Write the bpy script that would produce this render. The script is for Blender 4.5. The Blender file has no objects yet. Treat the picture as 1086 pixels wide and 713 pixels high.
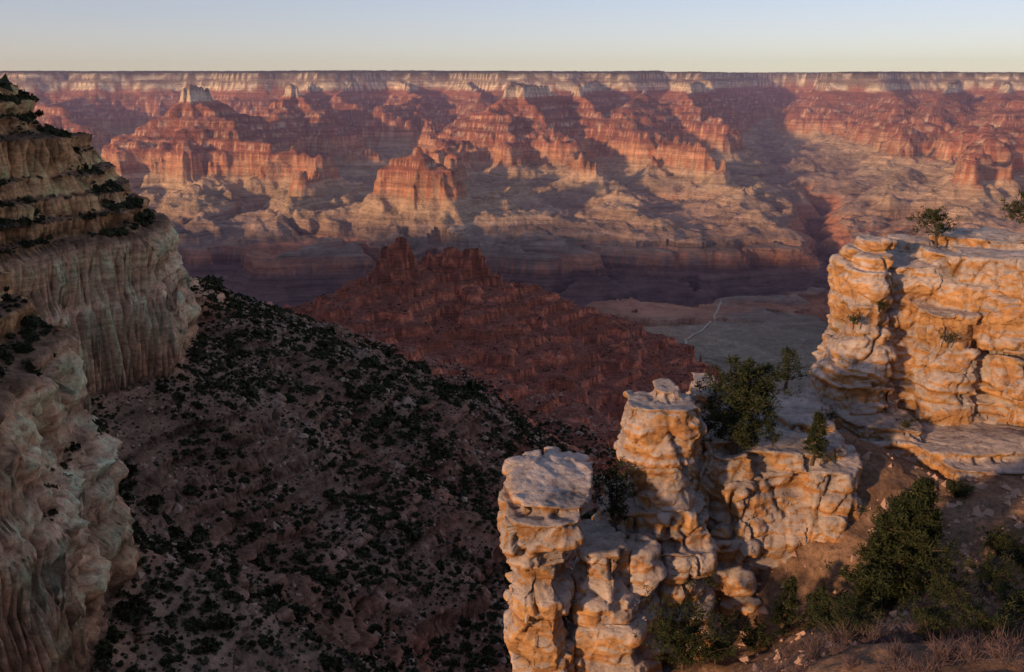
import bpy, math, time
import numpy as np
T0=time.time()
sc=bpy.context.scene
rng=np.random.default_rng(7)
FP=940.;TH=math.radians(15.8);CT=math.cos(TH);ST=math.sin(TH)
def P(u,v,y):
    cx=(u-543)/FP; cy=-(v-356.5)/FP
    t=y/(CT+cy*ST)
    return np.array([cx*t,y,(-ST+cy*CT)*t])
# ---------------- noise
_p=rng.permutation(256).astype(np.int32); perm=np.concatenate([_p,_p,_p])
_a=rng.random(256)*2*np.pi; GX=np.cos(_a).astype(np.float32)*1.4; GY=np.sin(_a).astype(np.float32)*1.4
_v=rng.normal(size=(256,3)); _v/=np.linalg.norm(_v,axis=1)[:,None]; G3=(_v*1.5).astype(np.float32)
RT=rng.random((256,4))
def fade(t): return t*t*t*(t*(t*6-15)+10)
def n2(x,y,s=0):
    x=np.asarray(x,dtype=np.float64)+s*37.17; y=np.asarray(y,dtype=np.float64)+s*91.31
    xi=np.floor(x);yi=np.floor(y);fx=(x-xi).astype(np.float32);fy=(y-yi).astype(np.float32)
    xi=xi.astype(np.int32)&255;yi=yi.astype(np.int32)&255;x1=(xi+1)&255;y1=(yi+1)&255
    def g(a,b,c,d):
        h=perm[perm[a]+b]; return GX[h]*c+GY[h]*d
    u=fade(fx);w=fade(fy)
    a=g(xi,yi,fx,fy);b=g(x1,yi,fx-1,fy);c=g(xi,y1,fx,fy-1);d=g(x1,y1,fx-1,fy-1)
    ab=a+(b-a)*u;cd=c+(d-c)*u
    return ab+(cd-ab)*w
def n3(x,y,z,s=0):
    x=x+s*37.17;y=y+s*91.31;z=z+s*13.7
    xi=np.floor(x);yi=np.floor(y);zi=np.floor(z);fx=x-xi;fy=y-yi;fz=z-zi
    xi=xi.astype(np.int32)&255;yi=yi.astype(np.int32)&255;zi=zi.astype(np.int32)&255
    r=0;u=fade(fx);v=fade(fy);w=fade(fz)
    for i in (0,1):
        for j in (0,1):
            for k in (0,1):
                h=perm[(perm[perm[(xi+i)&255]+((yi+j)&255)]+((zi+k)&255))]
                g=G3[h]
                d=g[...,0]*(fx-i)+g[...,1]*(fy-j)+g[...,2]*(fz-k)
                r=r+d*(u if i else 1-u)*(v if j else 1-v)*(w if k else 1-w)
    return r
def worley(x,y,z,s=0):
    x=x+s*17.3;y=y+s*5.9;z=z+s*9.1
    xi=np.floor(x).astype(np.int32);yi=np.floor(y).astype(np.int32);zi=np.floor(z).astype(np.int32)
    f1=np.full(x.shape,9.);f2=np.full(x.shape,9.);val=np.zeros(x.shape)
    for i in (-1,0,1):
        for j in (-1,0,1):
            for k in (-1,0,1):
                h=perm[perm[perm[(xi+i)&255]+((yi+j)&255)]+((zi+k)&255)]
                r=RT[h]
                d=(xi+i+r[...,0]-x)**2+(yi+j+r[...,1]-y)**2+(zi+k+r[...,2]-z)**2
                m=d<f1
                f2=np.where(m,f1,np.minimum(f2,d));val=np.where(m,r[...,3],val);f1=np.where(m,d,f1)
    return np.sqrt(f2)-np.sqrt(f1),val
def layer(z,s=0):
    i=np.floor(z).astype(np.int32);f=z-i
    a=RT[perm[(i+s*7)&255],3];b=RT[perm[(i+1+s*7)&255],3]
    t=np.clip((f-.8)/.2,0,1);return a+(b-a)*t-.5
def sstep(a,b,x):
    t=np.clip((x-a)/(b-a),0,1);return t*t*(3-2*t)
def segdist(px,py,a,b):
    dx=b[0]-a[0];dy=b[1]-a[1];L=dx*dx+dy*dy+1e-9
    t=np.clip(((px-a[0])*dx+(py-a[1])*dy)/L,0,1)
    return np.hypot(px-a[0]-t*dx,py-a[1]-t*dy),t
TILT=.013
# ---------------- far canyon
PR=[(0,0),(25,-90),(120,-150),(150,-245),(310,-340),(325,-370),(470,-415),(485,-447),(630,-490),(645,-525),(780,-565),(795,-600),(905,-640),(920,-690),(958,-706),(985,-785),(1180,-875),(1570,-975),(2280,-1035),(3200,-1060),(9000,-1090)]
PD=np.array([p[0] for p in PR],float);PH=np.array([p[1] for p in PR],float)
def D0(z,y): return float(np.interp(-(z-TILT*y),-PH,PD))
FAR=[[(205,87,8600),(240,110,8900),(270,130,9500),(303,88,10500),(320,106,12000),(330,84,14500)],
[(205,87,8600),(185,120,8200),(158,155,7800)],[(215,108,8400),(260,152,7600),(328,166,7200),(355,172,7000)],
[(205,87,8600),(200,150,7600),(205,175,7200)],[(30,90,13000),(70,120,10500),(95,155,9000)],[(70,120,10500),(20,150,9000)],
[(303,88,10500),(345,128,9500),(375,153,8800),(395,168,8500)],[(303,88,10500),(290,126,9400)],
[(420,83,15000),(440,103,12500),(455,130,11000)],[(440,103,12500),(400,118,11000)],[(500,84,15000),(505,100,12500)],[(370,84,15000),(362,102,12500)],
[(452,158,6150),(458,159,6200)],[(450,174,6150),(428,207,5850)],[(460,176,6250),(492,182,6700),(475,168,7600),(462,152,8800),(455,130,11000)],
[(553,83,9800),(600,102,11000),(640,83,14500)],[(553,83,9800),(520,118,9200),(507,135,8700)],
[(553,83,9800),(580,130,8900),(600,163,8000),(638,188,7400)],[(520,118,9200),(530,162,8100)],
[(610,87,10800),(660,122,9500),(700,149,8500),(757,163,7800),(778,172,7500)],[(700,150,8500),(690,174,7800)],
[(720,82,14500),(745,88,11500),(780,127,9800),(797,134,9600)],[(690,91,11500),(650,120,10000)],
[(930,86,14500),(960,112,11000),(945,138,10200)],[(1015,82,13500),(1000,99,11500),(970,150,9100),(948,168,8700)],
[(1070,87,12500),(1060,124,9500),(1043,174,6900),(1042,190,6700)],[(1043,176,6900),(1013,190,7200)],
[(1086,104,10500),(1140,130,8500),(1130,185,6800)],[(1060,130,9500),(1008,160,8300)],
[(1300,90,13000),(1330,130,9500),(1310,180,7200)],[(-120,88,13000),(-160,120,10000),(-110,160,8200)],
[(355,175,7000),(330,208,6300),(300,235,5800)],[(205,178,7100),(215,215,6300),(240,240,5800)],[(155,160,7800),(110,200,6700)],[(635,192,7300),(660,222,6200),(700,240,5700)],[(775,178,7400),(800,215,6300),(770,240,5700)],[(560,192,7300),(575,225,6100)],[(945,175,8500),(950,215,6500)],[(1042,195,6600),(1020,232,5800)],[(60,210,6500),(100,235,5800)],[(480,195,6300),(520,235,5700)]]
FSEG=[]
for r in FAR:
    for a,b in zip(r[:-1],r[1:]):
        A=P(*a);B=P(*b);FSEG.append((A,B,D0(A[2],A[1]),D0(B[2],B[1])))
RIVER=[(-20000,9000),(-9000,6800),(-5000,5500),(-3000,5050),(-1800,4850),(-700,4600),(300,4800),(1300,4700),(2100,4900),(3500,4500),(6000,5500),(9000,5000),(20000,7000)]
BAC=[(1900,4900),(2150,6200),(2600,7500),(2750,9000),(3100,10800),(3500,12500),(4100,15000),(5500,18000)]
def polyd(x,y,pl):
    d=None;tt=None
    for i,(a,b) in enumerate(zip(pl[:-1],pl[1:])):
        q,t=segdist(x,y,a,b)
        if d is None:d=q;tt=i+t
        else:
            m=q<d;tt=np.where(m,i+t,tt);d=np.where(m,q,d)
    return d,tt/(len(pl)-1)
def far(x,y):
    wx=x+150*n2(x/1500,y/1500,3)+95*n2(x/520,y/520,4)+38*n2(x/170,y/170,5)
    wy=y+150*n2(x/1500,y/1500,6)+95*n2(x/520,y/520,7)+38*n2(x/170,y/170,8)
    yr=14300+900*n2(x/2600,x*0+.5,9)+500*n2(x/900,x*0+.5,10)+0.02*np.abs(x)
    d=(yr-wy)*.75
    for A,B,a,b in FSEG:
        q,t=segdist(wx,wy,A,B)
        d=np.minimum(d,a+(b-a)*t+q*1.12)
    bd,bt=polyd(wx,wy,BAC)
    d=np.maximum(d,(2300-1100*bt)-bd*1.5)
    g=np.abs(n2(x/700,y/700,11))*380+np.abs(n2(x/300,y/300,12))*230+np.abs(n2(x/110,y/110,13))*90
    d=np.where(d>-100,d+(g-160)*sstep(100,600,d),d)
    h=np.interp(d,PD,PH)
    low=sstep(-850,-1000,h);sk=sstep(-785,-830,h)
    h=h+(12*n2(x/140,y/140,14)+5*n2(x/50,y/50,15)+60*n2(x/1300,y/1300,16)*low)
    h=h-sk*(np.abs(n2(x/420,y/420,23))*90+np.abs(n2(x/170,y/170,24))*45+np.abs(n2(x/70,y/70,25))*18-32)
    cut=np.exp(-(np.abs(n2(wx/1500,wy/1500,21))/.05)**2)*200+np.exp(-(np.abs(n2(wx/600,wy/600,22))/.08)**2)*80
    h=h-cut*low*sstep(9500,6500,y)
    h=h+sstep(0,-400,d)*(20*n2(x/3000,y/3000,17)+np.where(x<2500,22,0))
    rd,_=polyd(wx,wy,RIVER)
    rg=rd+(np.abs(n2(x/900,y/900,18))-.25)*700+np.abs(n2(x/260,y/260,19))*160
    zg=np.interp(rg,[0,70,300,560,580,720,800],[-1410,-1390,-1240,-1130,-1045,-1030,5000])
    h=np.minimum(h,zg)
    bg=bd+np.abs(n2(x/400,y/400,20))*200
    zb=np.interp(bg,[0,40,260,290,380],[-1330,-1310,-1110,-1050,5000])+np.clip(bt,0,1)*520
    h=np.minimum(h,zb)
    return h+TILT*y
# ---------------- near / middle canyon
YC=[-2000,-300,-50,100,180,262,285,350,410,450,520,560,650,900,1500,4000]
XC=[-900,-190,-150,-140,-118,-124,-165,-212,-200,-178,-195,-245,-330,-520,-1500,-5000]
PA=[(-3000,10),(-600,22),(-130,15),(-92,12),(-86,3),(-74,-7),(-69,-19),(-50,-26),(-46,-38),(-12,-76),(-7,-100),(-3,-106),(2,-145),(200,-262),(2500,-1300)]
PAD=[p[0] for p in PA];PAH=[p[1] for p in PA]
RB=[([(190,290,600),(250,315,850),(300,335,1100),(325,346,1300),(362,324,1500),(395,300,1740),(424,280,1790),(440,280,1800)],.5),
([(440,284,1800),(455,288,1880),(490,282,1900),(520,292,1910),(540,312,1920),(588,350,1930)],.42),
([(424,283,1790),(425,320,1650),(430,400,1300),(455,460,950)],.42),([(430,400,1300),(560,405,1400),(640,405,1600),(688,408,1700)],.5),([(485,283,1900),(500,330,1650),(540,380,1500)],.42),([(588,350,1930),(640,385,1850)],.5),
([(411,254,1788),(422,242,1790),(436,256,1795)],2.4),([(436,262,1795),(447,276,1830)],2.),([(456,266,1885),(480,256,1900),(505,262,1900),(518,276,1905)],1.5),([(530,286,1915),(560,308,1920),(592,326,1925),(598,343,1925)],1.5),([(395,288,1730),(406,274,1760)],1.3),([(372,310,1600),(345,320,1500)],1.2)]
BSEG=[]
for r,sl in RB:
    for a,b in zip(r[:-1],r[1:]): BSEG.append((P(*a),P(*b),sl))
def terr(z,step,off):
    q=(z+off)/step;k=np.floor(q);f=q-k
    return (k+np.interp(f,[0,.66,.8,1],[0,.28,.94,1]))*step-off
def toff(x,y): return 7*n2(x/260,y/260,39)
def mid(x,y):
    w=16*n2(x/95,y/95,30)+7*n2(x/33,y/33,31)+.6*n2(x/12,y/12,32)
    xc=np.interp(y,YC,XC)
    d=x-xc
    d=np.where(y>600,d*.8,d)+w
    lz=n2(x/60,y/60,34)
    z=np.interp(d,PAD,PAH)+ np.where(d>10,0,lz*4)
    z=z-.12*np.clip(y-600,0,None)*sstep(0,100,d)
    zb=np.full_like(z,-5000.)
    wx=x+12*n2(x/80,y/80,48)+6*n2(x/30,y/30,45);wy=y+12*n2(x/70,y/70,35)+6*n2(x/25,y/25,36)
    for A,B,sl in BSEG:
        q,t=segdist(wx,wy,A,B)
        zb=np.maximum(zb,A[2]+(B[2]-A[2])*t-sl*q)
    z=np.maximum(z,zb)
    s=sstep(5,60,d)
    g=-np.abs(n2(x/150,y/150,37))*36-np.abs(n2(x/55,y/55,38))*12+10
    z=z+g*s*sstep(-300,-340,z-40*(y<1500))+g*s*.5
    s2=s*sstep(-190,-290,z)
    z=z+s2*.95*(terr(z,20,toff(x,y))-z)
    s3=s*(1-sstep(-190,-290,z))
    z=z+s3*.6*(terr(z,9,4*n2(x/60,y/60,40))-z)
    sl=sstep(8,20,-d)
    z=z+sl*.95*(terr(z,9,3*n2(x/60,y/60,44))-z)
    z=z+s*(1.2*n2(x/9,y/9,41)+.5*n2(x/3.5,y/3.5,42))
    z=np.interp(z,[-3000,-1100,-800,-630,-600,100],[-1500,-1020,-890,-770,-600,100])
    def fo(dd): return np.interp(dd,[0,1.5,8,30,90,2000],[0,6,35,60,150,1400])
    dd=np.hypot(np.maximum(-6-x,0),np.maximum(y+3,0))
    z=np.maximum(z,-2-fo(dd))
    dd=np.hypot(np.maximum(10-x,0),np.maximum(y-60,0))
    z=np.maximum(z,-46-np.interp(dd,[0,60,2000],[0,110,1400]))
    dd=np.hypot(np.maximum(60-x,0),np.maximum(y-68,0))
    z=np.maximum(z,-12-fo(dd))
    return z
def terrain(x,y):
    x=np.asarray(x,float);y=np.asarray(y,float)
    ton=-1045+TILT*y+14*n2(x/600,y/600,50)+5*n2(x/150,y/150,51)+np.abs(n2(x/340,y/340,52))*-14
    z=np.full(x.shape,-1e4)
    r=np.hypot(x,y)
    m=(r<4200)|(y<2500)
    if m.any(): z[m]=np.maximum(mid(x[m],y[m]),ton[m])
    m2=(y>2500)&(r>2500)
    if m2.any():
        f=far(x[m2],y[m2])
        zz=z[m2]
        zz=np.where(y[m2]<4300, np.where(zz>-9000,np.where((f<ton[m2]-45)&(y[m2]>3700),np.minimum(zz,f),zz),f), f)
        z[m2]=zz
    return z
fine=np.arange(-35,35.001,.05); coarse=np.arange(37,323.1,2.)
ang=np.radians(np.concatenate([fine,coarse]));NA=len(ang)
rad=np.concatenate([np.geomspace(2,90,36)[:-1],np.exp(np.arange(math.log(90),math.log(20000),.0045)),np.geomspace(20400,90000,16)]);NR=len(rad)
RR,AA=np.meshgrid(rad,ang,indexing='ij')
X=RR*np.sin(AA);Y=RR*np.cos(AA)
Z=terrain(X.ravel(),Y.ravel()).reshape(X.shape)
print('terrain',NA,NR,time.time()-T0)
phase=((Z+toff(X,Y))/20)%1.
def normals(X,Y,Z):
    p=np.stack([X,Y,Z],-1)
    du=np.empty_like(p);du[1:-1]=p[2:]-p[:-2];du[0]=p[1]-p[0];du[-1]=p[-1]-p[-2]
    dv=np.roll(p,-1,1)-np.roll(p,1,1)
    n=np.cross(dv,du);n/=np.linalg.norm(n,axis=-1)[...,None]+1e-9
    n*=np.sign(n[...,2:3]+1e-9)
    return n
NN=normals(X,Y,Z);NZ=NN[...,2].copy()
NB=NN[...,:2].copy()
for ax in (0,1):
    for sh in (1,2,4,8,12):
        NB=(np.roll(NB,sh,ax)+NB+np.roll(NB,-sh,ax))/3
cellv=np.zeros_like(Z)+.5
sel=(RR>95)&(RR<2400)&(NZ<.86)&(np.abs(AA)<.60)&(Z>-760)
xs,ys,zs=X[sel],Y[sel],Z[sel]
xw=xs+.8*n3(xs/9,ys/9,zs/9,1);yw=ys+.8*n3(xs/9,ys/9,zs/9,8);zw=zs+1.*n3(xs/30,ys/30,zs/30,2)
e1,v1=worley(xw/10,yw/10,zw/9,1);e2,v2=worley(xw/4.2,yw/4.2,zw/3.,2)
wn=sstep(.86,.6,NZ[sel]);fr=(1-.7*sstep(800,1300,RR[sel]))
dsp=wn*fr*((v1-.5)*5.5+(v2-.5)*2.2-1.*np.exp(-(e1/.08)**2)+layer(zw/6.,1)*4.4+layer(zw/2.1,2)*1.7+n3(xs/22,ys/22,zs/40,5)*5)
nh=NB[sel];nl=np.linalg.norm(nh,axis=1)[:,None]+1e-6
X[sel]+=nh[:,0]/nl[:,0]*dsp;Y[sel]+=nh[:,1]/nl[:,0]*dsp
cellv[sel]=.5+wn*fr*((v1-.5)*.25+(v2-.5)*.3-.35*np.exp(-(e1/.06)**2)-.2*np.exp(-(e2/.08)**2)+layer(zw/6.,1)*.55+layer(zw/2.1,2)*.45+.3*n3(xs/4,ys/4,zs/3,31))
print('displaced',sel.sum(),time.time()-T0)
def ramp(t,st):
    ks=[s[0] for s in st]
    return np.stack([np.interp(t,ks,[s[1][i] for s in st]) for i in range(3)],-1)
hs=Z-TILT*Y+8*n2(X/300,Y/300,60)
farst=[(-1420,(.15,.09,.085)),(-1135,(.23,.12,.095)),(-1128,(.46,.19,.11)),(-1050,(.50,.22,.13)),(-1040,(.34,.22,.16)),(-960,(.38,.25,.18)),(-880,(.52,.35,.22)),(-800,(.56,.36,.23)),(-790,(.50,.22,.12)),(-778,(.54,.22,.11)),(-720,(.44,.17,.095)),(-705,(.56,.30,.18)),(-665,(.60,.28,.15)),(-642,(.64,.34,.20)),(-635,(.34,.12,.08)),(-603,(.36,.14,.085)),(-597,(.74,.48,.30)),(-567,(.54,.24,.14)),(-560,(.32,.12,.08)),(-528,(.33,.13,.085)),(-522,(.74,.50,.33)),(-492,(.52,.24,.14)),(-484,(.32,.12,.08)),(-450,(.33,.13,.08)),(-444,(.70,.44,.28)),(-416,(.50,.22,.13)),(-408,(.33,.12,.08)),(-374,(.35,.13,.085)),(-368,(.70,.44,.28)),(-347,(.50,.20,.11)),(-340,(.36,.13,.08)),(-258,(.40,.16,.10)),(-248,(.82,.64,.44)),(-153,(.78,.61,.42)),(-148,(.28,.20,.14)),(-95,(.28,.20,.15)),(-88,(.76,.60,.42)),(-50,(.56,.42,.29)),(-40,(.74,.58,.41)),(-12,(.55,.42,.28)),(0,(.05,.06,.035)),(300,(.045,.055,.035))]
C=ramp(hs,farst)
flat=sstep(.82,.96,NZ)[...,None]
tal=C*.0+np.array([.36,.21,.15])
C=np.where((hs>-770)[...,None],C*(1-.3*flat)+tal*.3*flat,C)
topf=((hs>-60)[...,None])*flat
C=C*(1-topf)+np.array([.05,.06,.035])*topf
C*= (1+.18*n2(X/90,Y/90,61)+.15*n2(X/700,Y/700,62))[...,None]
zz=Z+3*n2(X/30,Y/30,63)
mst=[(-1060,(.29,.22,.145)),(-990,(.31,.235,.16)),(-880,(.31,.20,.135)),(-775,(.36,.16,.10)),(-765,(.46,.16,.09)),(-600,(.40,.12,.07)),(-300,(.36,.12,.07)),(-215,(.30,.145,.09)),(-155,(.33,.19,.12)),(-146,(.48,.26,.15)),(-140,(.84,.43,.23)),(-112,(.94,.56,.34)),(-80,(.88,.49,.27)),(-74,(.27,.155,.09)),(-40,(.23,.135,.08)),(14,(.3,.2,.12)),(20,(.07,.07,.045)),(40,(.07,.07,.045))]
M=ramp(zz,mst)
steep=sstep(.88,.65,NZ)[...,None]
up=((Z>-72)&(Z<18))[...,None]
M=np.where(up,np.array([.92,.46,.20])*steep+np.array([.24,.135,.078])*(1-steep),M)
gentle=sstep(.76,.9,NZ)[...,None]
low=(sstep(-150,-180,Z)*(1-sstep(-250,-300,Z)))[...,None]
M=M*(1-gentle*low*.35)+np.array([.20,.105,.068])*gentle*low*.35
nn=sstep(.0,.35,n2(X/70,Y/70,64)+.4*n2(X/15,Y/15,65))[...,None]*((Z>-420)&(Z<-150))[...,None]
M=M*(1-.4*nn)+np.array([.40,.26,.175])*.4*nn
redz=(sstep(-230,-300,Z)*sstep(-620,-600,Z))[...,None]
cl_=(sstep(.24,.34,phase)*(1-sstep(.88,.98,phase)))[...,None]
redc=np.array([.27,.092,.06])*(1-cl_)+np.array([.66,.20,.105])*cl_
redc=redc*(1+.30*np.sin(Z/20*2.1+1)[...,None]*cl_)
M=M*(1-.85*redz)+redc*.85*redz
M*=(1+.26*n2(X/14,Y/14,66)+.20*n2(X/4,Y/4,67))[...,None]
M*=np.clip(.35+1.3*cellv,.3,1.6)[...,None]
wgt=(1-sstep(3300,4100,Y))[...,None]
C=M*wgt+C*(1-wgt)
C=np.clip(C,.01,.9)
def mesh_np(name,co,quads=None,tris=None,col=None,mats=(),mi=None,smooth=True):
    me=bpy.data.meshes.new(name)
    me.vertices.add(len(co));me.vertices.foreach_set('co',np.ascontiguousarray(co,dtype=np.float32).ravel())
    nq=0 if quads is None else len(quads);nt=0 if tris is None else len(tris)
    idx=np.concatenate([a.ravel() for a in (quads,tris) if a is not None]).astype(np.int32)
    ls=np.concatenate([np.arange(nq)*4,nq*4+np.arange(nt)*3]).astype(np.int32)
    me.loops.add(len(idx));me.loops.foreach_set('vertex_index',idx)
    me.polygons.add(nq+nt);me.polygons.foreach_set('loop_start',ls)
    if mi is not None: me.polygons.foreach_set('material_index',mi.astype(np.int32))
    me.update(calc_edges=True)
    me.polygons.foreach_set('use_smooth',np.full(nq+nt,smooth))
    if col is not None:
        ca=me.color_attributes.new('Col','FLOAT_COLOR','POINT')
        c4=np.ones((len(co),4),np.float32);c4[:,:3]=col;ca.data.foreach_set('color',c4.ravel())
    for m in mats: me.materials.append(m)
    me.validate()
    ob=bpy.data.objects.new(name,me);sc.collection.objects.link(ob);return ob
# ---------------- materials
class NT:
    def __init__(s,name):
        s.m=bpy.data.materials.new(name);s.m.use_nodes=True;s.t=s.m.node_tree;s.t.nodes.clear()
        s.out=s.n('ShaderNodeOutputMaterial')
    def n(s,t,**k):
        nd=s.t.nodes.new(t)
        for a,b in k.items(): setattr(nd,a,b)
        return nd
    def l(s,a,b): s.t.links.new(a,b)
    def val(s,sock,v):
        if hasattr(v,'type') and hasattr(v,'links'): s.l(v,sock)
        else: sock.default_value=v
    def math(s,op,a,b=0.,c=None):
        n=s.n('ShaderNodeMath',operation=op);s.val(n.inputs[0],a);s.val(n.inputs[1],b)
        if c is not None:s.val(n.inputs[2],c)
        return n.outputs[0]
    def mapv(s,vec,scale,loc=(0,0,0)):
        n=s.n('ShaderNodeMapping');s.l(vec,n.inputs[0]);n.inputs['Scale'].default_value=scale;n.inputs['Location'].default_value=loc;return n.outputs[0]
    def noise(s,vec,scale,detail=5,rough=.6,dist=0.):
        n=s.n('ShaderNodeTexNoise');s.l(vec,n.inputs['Vector']);n.inputs['Scale'].default_value=scale;n.inputs['Detail'].default_value=detail;n.inputs['Roughness'].default_value=rough;n.inputs['Distortion'].default_value=dist;return n.outputs['Fac']
    def ramp(s,f,stops):
        n=s.n('ShaderNodeValToRGB');s.l(f,n.inputs[0]);e=n.color_ramp.elements
        while len(e)<len(stops): e.new(.5)
        for q,(p,c) in zip(e,stops):
            q.position=p;q.color=(c,c,c,1) if isinstance(c,(int,float)) else (*c,1)
        return n.outputs[0]
    def mix(s,f,a,b,blend='MIX'):
        n=s.n('ShaderNodeMix',data_type='RGBA',blend_type=blend);s.val(n.inputs[0],f)
        s.val(n.inputs[6],a if not isinstance(a,tuple) else (*a,1));s.val(n.inputs[7],b if not isinstance(b,tuple) else (*b,1));return n.outputs[2]
    def bump(s,h,dist,strength=1.,nrm=None):
        n=s.n('ShaderNodeBump');s.l(h,n.inputs['Height']);n.inputs['Distance'].default_value=dist;n.inputs['Strength'].default_value=strength
        if nrm is not None:s.l(nrm,n.inputs['Normal'])
        return n.outputs[0]
    def bsdf(s,col,nrm=None,rough=.95,spec=.1):
        b=s.n('ShaderNodeBsdfPrincipled');s.val(b.inputs['Base Color'],col if not isinstance(col,tuple) else (*col,1));b.inputs['Roughness'].default_value=rough;b.inputs['Specular IOR Level'].default_value=spec
        if nrm is not None:s.l(nrm,b.inputs['Normal'])
        s.l(b.outputs[0],s.out.inputs[0]);return b
def terr_mat(name,near):
    k=NT(name);g=k.n('ShaderNodeNewGeometry').outputs['Position']
    a=k.n('ShaderNodeVertexColor',layer_name='Col').outputs[0]
    if near:
        st=k.noise(k.mapv(g,(.04,.04,.4)),1,5,.7)
        n1=k.noise(k.mapv(g,(.4,.4,.45)),1,6,.78)
        f=k.math('MULTIPLY',k.ramp(st,[(.3,.6),(.7,1.4)]),k.ramp(n1,[(.3,.42),(.48,1.),(.72,1.55)]))
        h=k.math('ADD',k.math('MULTIPLY',st,1.3),k.math('MULTIPLY',n1,2.1))
        nr=k.bump(h,1.0,.85)
    else:
        st=k.noise(k.mapv(g,(.001,.001,.035)),1,4,.75)
        n1=k.noise(k.mapv(g,(.02,.02,.02)),1,5,.7)
        f=k.math('MULTIPLY',k.ramp(st,[(.32,.55),(.68,1.45)]),k.ramp(n1,[(.3,.75),(.7,1.25)]))
        h=k.math('ADD',k.math('MULTIPLY',n1,34.),k.math('MULTIPLY',st,14.))
        nr=k.bump(h,1.0,.9)
    c=k.n('ShaderNodeVectorMath',operation='SCALE');k.l(a,c.inputs[0]);k.l(f,c.inputs['Scale'])
    k.bsdf(c.outputs[0],nr);return k.m
m_near=terr_mat('canyon_rock_near',True);m_far=terr_mat('canyon_rock_distant',False)
i=np.arange(NR-1)[:,None]*NA+np.arange(NA)[None,:];j=np.arange(NR-1)[:,None]*NA+(np.arange(NA)[None,:]+1)%NA
quads=np.stack([i,i+NA,j+NA,j],-1).reshape(-1,4)
mi=np.repeat((rad[:-1]>2700).astype(int),NA)
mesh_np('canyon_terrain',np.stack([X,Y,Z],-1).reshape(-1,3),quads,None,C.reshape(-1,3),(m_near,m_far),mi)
print('terrain mesh',time.time()-T0)
# trail on the plateau
tp=[(764,322,0),(758,338,0),(745,350,0),(728,361,0),(722,372,0),(712,384,0),(703,392,0)]
pts=[]
for u,v,_ in tp:
    ys_=np.arange(2300,5200,8.);pp=np.array([P(u,v,y) for y in ys_]);tz=terrain(pp[:,0],ys_);ix=np.argmax(pp[:,2]<=tz);pts.append(pp[ix,:2])
pts=np.array(pts);s=np.linspace(0,len(pts)-1,260);tx=np.interp(s,range(len(pts)),pts[:,0])+14*n2(s*1.3,s*0+.3,70)+8*n2(s*4,s*0+.3,71);ty=np.interp(s,range(len(pts)),pts[:,1])
dx=np.gradient(tx);dy=np.gradient(ty);L=np.hypot(dx,dy)+1e-6;nx=-dy/L*4.8;ny=dx/L*4.8
co=[]
for k_ in (-1,1):
    a=tx+nx*k_;b=ty+ny*k_;co.append(np.stack([a,b,terrain(a,b)+3.0],-1))
co=np.stack(co,1).reshape(-1,3);q=np.arange(259)*2
k=NT('trail_dust');k.bsdf((.55,.42,.30));mesh_np('trail',co,np.stack([q,q+1,q+3,q+2],-1),None,None,(k.m,))
# ---------------- shrubs on slopes (one mass)
def template(n,sz,r_,squash=.75):
    t=[]
    for _ in range(n):
        d=r_.normal(size=3);d/=np.linalg.norm(d);d[2]=abs(d[2])
        c=d*(r_.random()**.4)*np.array([1,1,squash*1.2])*.85;c[2]+=.1
        a=r_.normal(size=3);a/=np.linalg.norm(a);b=np.cross(a,r_.normal(size=3));b/=np.linalg.norm(b)
        t.append([c+a*sz,c-a*sz*.5+b*sz*.8,c-a*sz*.5-b*sz*.8])
    return np.array(t)
def scatter(name,px,py,size,tem,mats,sink=.1):
    pz=terrain(px,py);V=[]
    N=len(px);which=rng.integers(0,len(tem),N);th=rng.random(N)*6.28
    for w in range(len(tem)):
        m=which==w;t=tem[w].reshape(-1,3);c=np.cos(th[m])[:,None];s_=np.sin(th[m])[:,None];S=size[m][:,None]
        x=(t[None,:,0]*c-t[None,:,1]*s_)*S+px[m][:,None];y=(t[None,:,0]*s_+t[None,:,1]*c)*S+py[m][:,None];z=t[None,:,2]*S*rng.uniform(.7,1.3,(m.sum(),1))+pz[m][:,None]-sink*S
        V.append(np.stack([x,y,z],-1).reshape(-1,3))
    V=np.concatenate(V);print(name,N);return mesh_np(name,V,None,np.arange(len(V)).reshape(-1,3),None,mats,smooth=False)
def foliage(name,c1,c2,sc_=1.5):
    k=NT(name);g=k.n('ShaderNodeNewGeometry').outputs['Position'];f=k.noise(g,sc_,3,.7)
    k.bsdf(k.mix(k.ramp(f,[(.35,0.),(.65,1.)]),c1,c2),rough=.9,spec=.1);return k.m
m_shrub=foliage('shrub_foliage',(.024,.028,.014),(.09,.085,.04),.3)
m_sage=foliage('sage_foliage',(.075,.068,.042),(.16,.14,.09),.3)
def cand(N,x0,x1,y0,y1):
    return rng.uniform(x0,x1,N),rng.uniform(y0,y1,N)
def slope(x,y):
    z=terrain(x,y);return z,np.hypot(terrain(x+1.5,y)-z,terrain(x,y+1.5)-z)/1.5
tn=[template(46,.42,rng) for _ in range(5)];tf=[template(16,.62,rng) for _ in range(4)]
x,y=cand(120000,-460,120,130,950)
z,sl=slope(x,y);dn=n2(x/50,y/50,71)+.5*n2(x/14,y/14,72)
keep=(sl<1.8)&(dn>-.36+rng.random(len(x))*.25)&(z<40)&(z>-420)&(rng.random(len(x))<np.where(z<-280,.22,np.where(z>-80,.9,.52)))
keep&=(np.abs(x/y)<.72)
x=x[keep];y=y[keep];r=np.hypot(x,y);size=rng.lognormal(.12,.52,len(x))
n=r<480
scatter('hillside_shrubs',x[n],y[n],size[n],tn,(m_shrub,))
scatter('hillside_shrubs',x[~n],y[~n],size[~n]*1.05,tf,(m_shrub,))
x,y=cand(45000,-420,120,130,900);z,sl=slope(x,y)
keep=(sl<1.6)&(z<-20)&(z>-420)&(np.abs(x/y)<.72)
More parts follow.
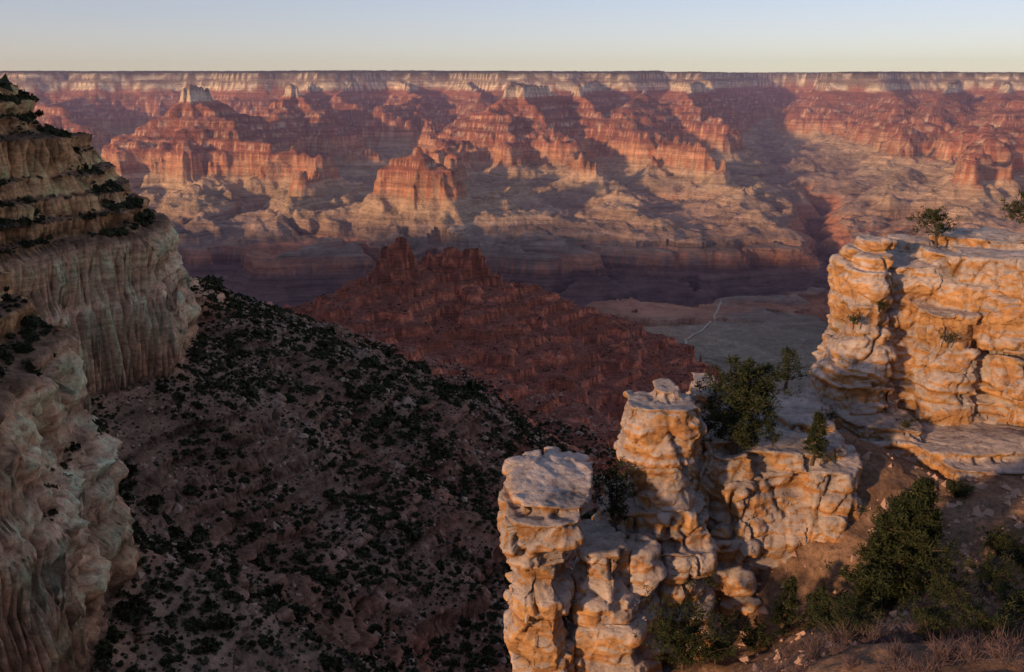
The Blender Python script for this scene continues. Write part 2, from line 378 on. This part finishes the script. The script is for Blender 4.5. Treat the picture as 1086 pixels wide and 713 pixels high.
scatter('sagebrush',x[keep],y[keep],rng.lognormal(-.45,.4,keep.sum()),tf,(m_sage,))
x,y=cand(16000,-700,500,900,2100);z,sl=slope(x,y)
keep=(sl<.8)&(z>-640)&(n2(x/60,y/60,73)>-.1)
scatter('distant_shrubs',x[keep],y[keep],rng.lognormal(.2,.3,keep.sum()),tf,(m_shrub,))
def rock_t(r_):
    b=np.array([[1,0,0],[-1,0,0],[0,1,0],[0,-1,0],[0,0,.8],[0,0,-.6]],float)*r_.uniform(.6,1.2,(6,1))+r_.normal(size=(6,3))*.15
    return b[np.array([[0,2,4],[2,1,4],[1,3,4],[3,0,4],[2,0,5],[1,2,5],[3,1,5],[0,3,5]])]
k=NT('boulder_stone');g=k.n('ShaderNodeNewGeometry').outputs['Position'];k.bsdf(k.mix(k.noise(g,.15,5,.7),(.36,.19,.12),(.62,.44,.32)));m_b=k.m
x,y=cand(90000,-420,300,130,1400);keep=(n2(x/40,y/40,75)>-.05)&(x/y>-.6);x=x[keep];y=y[keep]
z,sl=slope(x,y);keep=(sl<1.3)&(z<-148);scatter('boulders',x[keep],y[keep],rng.lognormal(-.45,.65,keep.sum()),[rock_t(rng) for _ in range(6)],(m_b,),0)
print('scatter',time.time()-T0)
# ---------------- foreground rock outcrops
k=NT('limestone');gn=k.n('ShaderNodeNewGeometry');g=gn.outputs['Position']
sn=k.n('ShaderNodeSeparateXYZ');k.l(gn.outputs['Normal'],sn.inputs[0])
big=k.noise(k.mapv(g,(.13,.13,.2)),1,4,.65);st=k.noise(k.mapv(g,(.10,.10,1.1)),1,6,.7,.4);fn=k.noise(k.mapv(g,(2.2,2.2,3.4)),1,6,.78);md=k.noise(k.mapv(g,(.7,.7,1.1)),1,5,.7)
c=k.mix(k.ramp(st,[(.3,0.),(.7,1.)]),(.46,.21,.075),(.70,.43,.19))
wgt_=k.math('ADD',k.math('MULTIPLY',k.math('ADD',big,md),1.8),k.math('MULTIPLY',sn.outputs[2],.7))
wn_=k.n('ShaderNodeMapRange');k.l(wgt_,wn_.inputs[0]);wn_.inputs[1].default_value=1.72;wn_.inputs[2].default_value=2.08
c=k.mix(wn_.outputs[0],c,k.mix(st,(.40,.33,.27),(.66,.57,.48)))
c=k.mix(k.ramp(fn,[(.28,.9),(.48,0.)]),c,(.13,.07,.04))
c=k.mix(k.ramp(md,[(.30,.6),(.44,0.)]),c,(.24,.13,.08))
ca=k.n('ShaderNodeVertexColor',layer_name='Col').outputs[0]
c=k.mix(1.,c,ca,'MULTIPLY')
h=k.math('ADD',k.math('MULTIPLY',st,.3),k.math('MULTIPLY',fn,.2));h=k.math('ADD',h,k.math('MULTIPLY',md,.2))
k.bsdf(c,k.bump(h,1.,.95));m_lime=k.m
def bed_mesh(levels,seed,bt=(.9,2.3)):
    r_=np.random.default_rng(seed);L=[]
    for (v,uL,uR,yf,dep) in levels:
        a=P(uL,v,yf);b=P(uR,v,yf);L.append((a[2],(a[0]+b[0])/2,(b[0]-a[0])/2,yf,dep))
    L=np.array(sorted(L));zs=L[:,0]
    V=[];Fc=[];z=zs[0]
    while z<zs[-1]:
        th=r_.uniform(*bt);z1=min(z+th,zs[-1])
        if zs[-1]-z1<.5:z1=zs[-1]
        zm=(z+z1)/2;cx,hw,yf,dep=[np.interp(zm,zs,L[:,q]) for q in (1,2,3,4)]
        ins=r_.uniform(0,.28)+(r_.random()<.22)*.35
        n=11+int(r_.integers(0,5));t=np.sort(np.linspace(0,2*np.pi,n,endpoint=False)+r_.uniform(-.15,.15,n));e=r_.uniform(3,7)
        rr=(np.abs(np.cos(t))**e+np.abs(np.sin(t))**e)**(-1/e)
        jit=1+r_.uniform(-.08,.04,n)
        hx=hw-ins*.7;hy=dep/2-ins*.7;ang=r_.uniform(-.06,.06);tl=r_.uniform(-.05,.05,2)
        for (zz_,sh) in ((z-.04,.10),(z+.08*(z1-z),.0),(z+.9*(z1-z),.03),(z1+.02,.14)):
            ex=np.cos(t)*rr*jit*(hx-sh);ey=np.sin(t)*rr*jit*(hy-sh)
            for q in range(n): V.append((cx+ex[q]*math.cos(ang)-ey[q]*math.sin(ang),yf+dep/2+ex[q]*math.sin(ang)+ey[q]*math.cos(ang),zz_+tl[0]*ex[q]+tl[1]*ey[q]))
        o=len(V)-4*n
        for a in range(3):
            for q in range(n): Fc.append((o+a*n+q,o+a*n+(q+1)%n,o+(a+1)*n+(q+1)%n,o+(a+1)*n+q))
        Fc.append(tuple(o+q for q in range(n))[::-1]);Fc.append(tuple(o+3*n+q for q in range(n)))
        z=z1
    return V,Fc
def outcrop(name,towers,seed,voxel=.11):
    V=[];Fc=[]
    for q,t in enumerate(towers):
        v,f=bed_mesh(t,seed*31+q);o=len(V);V+=v;Fc+=[tuple(i_+o for i_ in ff) for ff in f]
    me=bpy.data.meshes.new(name);me.from_pydata(V,[],Fc);ob=bpy.data.objects.new(name,me);sc.collection.objects.link(ob)
    md=ob.modifiers.new('r','REMESH');md.mode='VOXEL';md.voxel_size=voxel;md.use_smooth_shade=True
    ev=ob.evaluated_get(bpy.context.evaluated_depsgraph_get());m2=bpy.data.meshes.new_from_object(ev);ob.modifiers.clear();ob.data=m2;bpy.data.meshes.remove(me);m2.name=name
    n=len(m2.vertices);co=np.empty(n*3,np.float32);m2.vertices.foreach_get('co',co);nr=np.empty(n*3,np.float32);m2.vertex_normals.foreach_get('vector',nr)
    co=co.reshape(-1,3).astype(float);nr=nr.reshape(-1,3);x,y,z=co.T
    zw=z+.5*n3(x/5,y/5,z/5,1)+.08*n3(x/1.2,y/1.2,z/1.2,11);xw=x+.25*n3(x/2,y/2,z/2,9);yw=y+.25*n3(x/2,y/2,z/2,19)
    hor=np.sqrt(np.clip(1-nr[:,2]**2,0,1))
    thn=sstep(-.15,.2,n3(x/6,y/6,z/4,12))
    rot=.5;xr=xw*math.cos(rot)-yw*math.sin(rot);yr_=xw*math.sin(rot)+yw*math.cos(rot)
    e1,v1=worley(xr/2.6,yr_/2.6,zw/3.4,1);e2,v2=worley(xr/1.2,yr_/1.2,zw/.9,2);e3,v3=worley(xr/.5,yr_/.5,zw/.32,3)
    d=.40*n3(x/3.5,y/3.5,z/3.,2)+.10*n3(x/1.3,y/1.3,z/1.,3)+.04*n3(x/.3,y/.3,z/.25,14)
    d+=(.15+.85*hor)*((v1-.5)*.75+(v2-.5)*.28+(v3-.5)*.10)
    d+=hor*(layer(zw/1.3,3)*.38+layer(zw/.36,4)*(.07+.24*thn))
    c1=np.exp(-(e1/.05)**2);cr=np.exp(-(np.abs(n3(x/3.8,y/3.8,z/14,7))/.025)**2)
    d-=hor*(.10*c1+.5*cr)
    co+=nr*d[:,None]
    m2.vertices.foreach_set('co',co.astype(np.float32).ravel());m2.update();m2.polygons.foreach_set('use_smooth',np.ones(len(m2.polygons),bool))
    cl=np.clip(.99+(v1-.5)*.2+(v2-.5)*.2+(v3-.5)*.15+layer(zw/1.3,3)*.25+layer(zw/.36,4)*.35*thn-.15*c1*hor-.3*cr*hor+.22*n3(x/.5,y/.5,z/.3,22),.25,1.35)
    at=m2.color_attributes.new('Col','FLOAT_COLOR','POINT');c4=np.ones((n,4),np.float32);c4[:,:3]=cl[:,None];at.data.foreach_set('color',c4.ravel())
    m2.materials.clear();m2.materials.append(m_lime);print(name,n,time.time()-T0);return ob
outcrop('rock_pillar',[[(524,560,640,42.5,5),(540,540,640,41.2,6),(558,522,636,39.8,7),(567,524,630,40,6.5),(600,530,612,40.5,6),(720,545,607,41,5),(1100,560,640,41,6)],
 [(590,610,665,43,5),(720,605,690,42,6),(1100,610,700,42,7)],[(506,575,630,45,3.6),(560,565,645,43,5)]],1)
outcrop('rock_pillar',[[(432,676,748,47,4),(445,664,752,46,4.5),(500,662,745,46,4.5),(545,672,738,46.3,4),(560,680,745,46.5,4)],
 [(414,690,728,48,3.2),(432,680,742,47.3,3.6)],
 [(548,640,760,46,6),(600,628,765,45,7),(720,640,780,44,7),(1000,640,800,44,8)],[(585,650,700,44.5,4),(700,655,715,43.2,4),(1000,660,730,43,5)]],2)
outcrop('rock_ledge',[[(468,742,800,50,8),(520,745,815,49,9),(600,745,820,48,9),(700,750,830,47,9),(900,750,830,47,9)],
 [(480,740,910,50.2,8),(510,742,905,49.6,9),(560,745,895,49.2,9),(640,750,890,48.6,9),(800,750,890,48.6,9)],
 [(447,830,900,54,7),(500,820,905,52,7)],[(415,735,765,53,4),(450,735,790,53,5),(500,735,800,52,6)],
 [(500,850,930,49.5,6),(540,845,925,48.6,7),(620,850,915,48.4,7)],
 [(458,900,1000,56,6),(520,895,1000,55,6)],[(478,980,1160,54,7),(500,975,1180,52.8,7),(530,1000,1200,52,7)],[(500,1010,1120,52.2,3),(540,1000,1130,51.5,3)]],3)
outcrop('sandstone_cliff',[[(272,915,958,62,5),(300,909,958,61,6),(340,902,951,60.5,7),(400,896,956,60,8),(440,890,966,59,9),(500,888,966,58,9)],
 [(268,918,954,63,4),(256,924,952,63.5,3)],
 [(283,940,1015,62.2,8),(350,935,1018,62.,8),(400,938,1018,61.5,8),(500,935,1010,59.5,9)],
 [(279,1006,1090,60.5,10),(330,1004,1090,60,10),(400,994,1085,59.5,10),(480,994,1090,58,10)],
 [(284,1062,1290,57.5,12),(340,1060,1290,57,12),(420,1050,1290,56.5,12),(520,1055,1290,56,12)],
 [(258,960,990,67,3),(285,950,1000,66,4)],[(256,1005,1300,66,5),(285,1000,1300,65,6)],[(335,990,1042,59.2,4),(480,980,1052,58,4)],
 [(400,885,935,59.5,5),(480,875,945,58,6)],[(560,1090,1300,50,12),(480,1100,1300,54,12)]],4)
# ---------------- foreground ground sheet (thin plate)
cp=[(830,455,56),(900,485,53),(960,503,52),(1010,500,54),(1086,515,50),(1086,550,47),(1000,545,49),(950,600,45.5),(900,635,44.5),(820,665,46),(740,705,44),(680,740,43),(1086,600,42),(1040,640,37),(960,680,34),(1086,713,26),(950,740,27),(850,750,30),(780,765,32),(1200,560,45),(1200,700,28)]
K=np.array([P(*c_) for c_ in cp]+[(5,35,-46),(1,48,-55),(2,24,-40),(8,20,-26),(14,64,-50),(30,70,-40),(60,70,-24),(75,50,-20),(60,20,-8),(30,8,-6),(10,5,-12)])
def U(r): return r*r*np.log(r+1e-6)
n_=len(K);dm=np.hypot(K[:,None,0]-K[None,:,0],K[:,None,1]-K[None,:,1]);Am=np.zeros((n_+3,n_+3));Am[:n_,:n_]=U(dm)+np.eye(n_)*2.;Am[:n_,n_]=1;Am[:n_,n_+1:]=K[:,:2];Am[n_:,:n_]=Am[:n_,n_:].T
wt=np.linalg.solve(Am,np.append(K[:,2],[0,0,0]))
def gz(x,y):
    x=np.asarray(x,float);y=np.asarray(y,float);z=wt[n_]+wt[n_+1]*x+wt[n_+2]*y
    for q in range(n_): z=z+wt[q]*U(np.hypot(x-K[q,0],y-K[q,1]))
    z=z+.45*n2(x/4,y/4,80)+.22*n2(x/1.3,y/1.3,81)+.08*n2(x/.5,y/.5,82)
    zt=terr(z,.9,.3*n2(x/5,y/5,83));return z+.6*sstep(40,48,y)*(zt-z)
gx,gy=np.meshgrid(np.arange(1,75,.14),np.arange(6,68,.14));zz_=gz(gx,gy);h_,w_=gx.shape
i=np.arange(h_-1)[:,None]*w_+np.arange(w_-1)[None,:]
k=NT('sandy_soil');g=k.n('ShaderNodeNewGeometry').outputs['Position'];a=k.noise(g,.35,6,.7);b=k.noise(g,3.,8,.75)
k.bsdf(k.mix(k.ramp(b,[(.35,.8),(.55,0.)]),k.mix(k.ramp(a,[(.35,0.),(.65,1.)]),(.22,.13,.08),(.42,.27,.165)),(.08,.055,.035)),k.bump(b,.3,.8))
mesh_np('foreground_slope',np.stack([gx,gy,zz_],-1).reshape(-1,3),np.stack([i,i+1,i+w_+1,i+w_],-1).reshape(-1,4),None,None,(k.m,))
r2=np.random.default_rng(3);V=[]
for q in range(520):
    y=r2.uniform(33,55);u=r2.uniform(800,1100);x=P(u,500,y)[0];s_=min(r2.lognormal(-1.7,.6),.45);t=rock_t(r2)*s_;V.append((t+np.array([x,y,float(gz(x,y))])).reshape(-1,3))
V=np.concatenate(V);mesh_np('loose_stones',V,None,np.arange(len(V)).reshape(-1,3),None,(m_b,),smooth=False)
# ---------------- vegetation
m_pine=foliage('pine_needles',(.016,.024,.010),(.058,.068,.027),1.8)
k=NT('bark');g=k.n('ShaderNodeNewGeometry').outputs['Position'];k.bsdf(k.mix(k.noise(k.mapv(g,(8,8,2)),1,5,.7),(.05,.035,.025),(.16,.11,.08)));m_bark=k.m
def tube(V,Q,path,r0,r1,n=6):
    path=np.array(path);m=len(path);o=len(V)
    for a in range(m):
        t=path[min(a+1,m-1)]-path[max(a-1,0)];t/=np.linalg.norm(t)+1e-9
        s_=np.cross(t,[.3,.9,.2]);s_/=np.linalg.norm(s_)+1e-9;w=np.cross(t,s_);r=r0+(r1-r0)*a/(m-1)
        for q in range(n):
            c_=2*math.pi*q/n;V.append(path[a]+(s_*math.cos(c_)+w*math.sin(c_))*r)
    for a in range(m-1):
        for q in range(n): Q.append((o+a*n+q,o+a*n+(q+1)%n,o+(a+1)*n+(q+1)%n,o+(a+1)*n+q))
def tree(name,base,h,spread,seed,shape='pinyon',limbs=40,lean=0.,tuft=9,leaf=.22,tpf=15,bare=.15):
    r_=np.random.default_rng(seed);base=np.array(base,float);V=[];Q=[];LV=[]
    tp_=[base+np.array([lean*t*h+.05*h*math.sin(3*t+seed),.04*h*math.sin(4*t+seed*2),t*h*.97-.3*(t==0)]) for t in np.linspace(0,1,9)]
    tube(V,Q,tp_,.035*h+.03,.012)
    tpa=np.array(tp_);T9=np.linspace(0,1,9);T5=np.linspace(0,1,5)
    for l in range(limbs):
        t=bare+(1-bare)*((l+.5)/limbs);t=min(t+r_.uniform(-.04,.04),.99)
        if shape=='fir': pr=(1-t)**.75+.06
        elif shape=='bush': pr=.55+.6*math.sin(math.pi*min(t,.9))
        else: pr=.25+.85*math.sin(math.pi*(.15+.8*t))**.8
        ln=spread*pr*r_.uniform(.5,1.3);az=l*2.4+r_.uniform(-.5,.5)
        p0=np.array([np.interp(t,T9,tpa[:,q]) for q in range(3)])
        up={'fir':.15,'bush':.8,'pinyon':.35}[shape]*r_.uniform(.5,1.4)
        d=np.array([math.cos(az),math.sin(az),0.])
        path=[p0+d*ln*s_+np.array([0,0,1.])*ln*up*s_**1.5+r_.normal(size=3)*.03*ln*s_ for s_ in T5]
        tube(V,Q,path,.010*h+.008,.006,4);pa=np.array(path)
        s_=r_.uniform(.25,1.05,tuft);c_=np.stack([np.interp(s_,T5,pa[:,e]) for e in range(3)],-1)+r_.normal(size=(tuft,3))*np.array([.16,.16,.10])*ln*.75
        a=r_.normal(size=(tuft,tpf,3));a[...,2]=abs(a[...,2])*.8+.1;a/=np.linalg.norm(a,axis=-1)[...,None];b=np.cross(a,r_.normal(size=(tuft,tpf,3)));b/=np.linalg.norm(b,axis=-1)[...,None]
        s0=c_[:,None,:]+r_.normal(size=(tuft,tpf,3))*leaf*.45
        LV.append(np.stack([s0+b*leaf*.17,s0-b*leaf*.17,s0+a*leaf*r_.uniform(.6,1.2,(tuft,tpf,1))],2).reshape(-1,3))
    LV=np.concatenate(LV)
    e=bpy.data.objects.new(name,None);e.location=base;sc.collection.objects.link(e)
    a=mesh_np('trunk_and_limbs',np.array(V)-base,np.array(Q),None,None,(m_bark,));a.parent=e
    b=mesh_np('foliage_crown',LV-base,None,np.arange(len(LV)).reshape(-1,3),None,(m_pine,),smooth=False);b.parent=e
tree('pinyon_pine',P(783,480,50.5),5.4,2.3,11,'pinyon',60,0,12,.24,18,.12)
tree('pinyon_pine',P(862,488,50.5),3.1,.95,12,'fir',34,0,8,.18,14,.1)
tree('pinyon_pine',P(829,425,60),3.9,1.0,13,'pinyon',20,.05,5,.22,12,.35)
tree('pinyon_pine',P(990,266,66),3.0,1.5,14,'pinyon',24,-.06,7,.2,14,.4)
tree('pinyon_pine',P(1090,258,66),3.6,1.7,15,'pinyon',26,-.05,8,.22,14,.4)
tree('fir_tree',P(955,668,42),9.0,3.0,16,'fir',110,0,14,.28,20,.02)
tree('fir_tree',P(928,660,43.5),6.6,1.9,26,'fir',70,0,11,.24,16,.02)
tree('fir_tree',P(833,668,43.5),3.4,.9,17,'fir',34,0,8,.18,14,.05)
tree('fir_tree',P(866,672,43),2.8,1.3,18,'fir',34,0,9,.18,14,.05)
tree('juniper_bush',P(650,560,46.5),3.6,.9,19,'bush',26,0,8,.2,14,.1)
tree('juniper_bush',P(722,705,41),2.2,2.0,20,'bush',40,0,12,.2,14,.1)
for q,(u,v,y,h,s_) in enumerate([(1050,640,38,1.4,1.2),(1086,600,41,1.1,1.1),(760,700,42,1.3,1.1),(690,715,41,1.5,1.2),(1000,650,38,1.2,1.2),(1040,700,31,1.2,1.3),(905,700,35,1.2,1.3),(985,690,33,1.,1.1),(1080,660,34,1.1,1.2),(1060,575,44,.8,.9),(800,680,43,1.1,1.),(1015,530,50.5,.7,.7),(880,690,38,1.1,1.2)]):
    x=P(u,v,y)[0];tree('juniper_bush',(x,y,float(gz(x,y))),h,s_,40+q,'bush',26,0,8,.17,12,.1)
for q,(u,v,y,s_) in enumerate([(905,345,60.2,.5),(1005,365,58.9,.8),(935,330,60.8,.5),(820,470,50.3,.6),(880,447,54.5,.6),(960,455,57,.6)]):
    tree('juniper_bush',P(u,v,y),.5,s_,70+q,'bush',14,0,5,.12,10,.1)
# bare brush
r_=np.random.default_rng(5);LV=[]
for b_ in range(200):
    u=r_.uniform(690,1100);y=r_.uniform(27,38);x=P(u,700,y)[0]
    if n2(x/2.5,y/2.5,90)<-.15: continue
    z=float(gz(x,y));H_=r_.uniform(.5,1.3)
    for s_ in range(50):
        a=r_.normal(size=3);a[2]=abs(a[2])*1.2+.4;a/=np.linalg.norm(a);p0=np.array([x,y,z])+r_.normal(size=3)*np.array([.12,.12,.03])
        p1=p0+a*H_*r_.uniform(.4,.8)
        for e in range(5):
            q0=p0 if e==0 else p0+(p1-p0)*r_.uniform(.4,1.);q1=p1 if e==0 else q0+(a+r_.normal(size=3)*.7)*H_*.28
            w=np.cross(q1-q0,r_.normal(size=3));w/=np.linalg.norm(w)+1e-9;w*=.010
            LV+=[q0+w,q0-w,q1]
k=NT('bare_twigs');k.bsdf((.16,.11,.10));mesh_np('bare_brush',np.array(LV),None,np.arange(len(LV)).reshape(-1,3),None,(k.m,),smooth=False)
# ---------------- haze
bpy.ops.mesh.primitive_cube_add(size=1,location=(0,14750,-500));hz=bpy.context.object;hz.name='canyon_haze';hz.scale=(40000,24500,2400)
k=NT('haze');v=k.n('ShaderNodeVolumeScatter');v.inputs['Color'].default_value=(.84,.66,1,1);v.inputs['Density'].default_value=2.6e-5;v.inputs['Anisotropy'].default_value=0.1
k.l(v.outputs[0],k.out.inputs['Volume']);hz.data.materials.append(k.m)
# ---------------- light
EL=11.;azv=np.array([-.74,-.67]);azv/=np.linalg.norm(azv)
w=bpy.data.worlds.new('World');sc.world=w;w.use_nodes=True;nt=w.node_tree;bg=nt.nodes['Background'];sky=nt.nodes.new('ShaderNodeTexSky');sky.sky_type='NISHITA';sky.sun_disc=False
sky.sun_elevation=math.radians(EL);sky.sun_rotation=math.atan2(azv[0],azv[1]);sky.altitude=2000;sky.air_density=1.;sky.dust_density=1.;sky.ozone_density=3.
gm=nt.nodes.new('ShaderNodeGamma');gm.inputs[1].default_value=.74
mx=nt.nodes.new('ShaderNodeMix');mx.data_type='RGBA';mx.blend_type='MULTIPLY';mx.inputs[0].default_value=1;mx.inputs[7].default_value=(1.22,.93,.93,1)
nt.links.new(sky.outputs[0],gm.inputs[0]);nt.links.new(gm.outputs[0],mx.inputs[6]);nt.links.new(mx.outputs[2],bg.inputs[0]);bg.inputs[1].default_value=.235
L=bpy.data.lights.new('sun','SUN');L.energy=3.9;L.angle=math.radians(2.5);L.color=(1,.60,.34);lo=bpy.data.objects.new('sun',L);sc.collection.objects.link(lo)
from mathutils import Vector
dirv=Vector((azv[0]*math.cos(math.radians(EL)),azv[1]*math.cos(math.radians(EL)),math.sin(math.radians(EL))))
lo.rotation_euler=dirv.to_track_quat('Z','Y').to_euler()
cam=bpy.data.cameras.new('camera');co_=bpy.data.objects.new('camera',cam);sc.collection.objects.link(co_);cam.sensor_width=36;cam.lens=36*FP/1086;cam.clip_start=.5;cam.clip_end=200000
co_.rotation_euler=(math.radians(90)-TH,0,0);sc.camera=co_
sc.view_settings.view_transform='Standard';sc.view_settings.look='None';sc.view_settings.exposure=0;sc.view_settings.gamma=1
print('done',time.time()-T0)
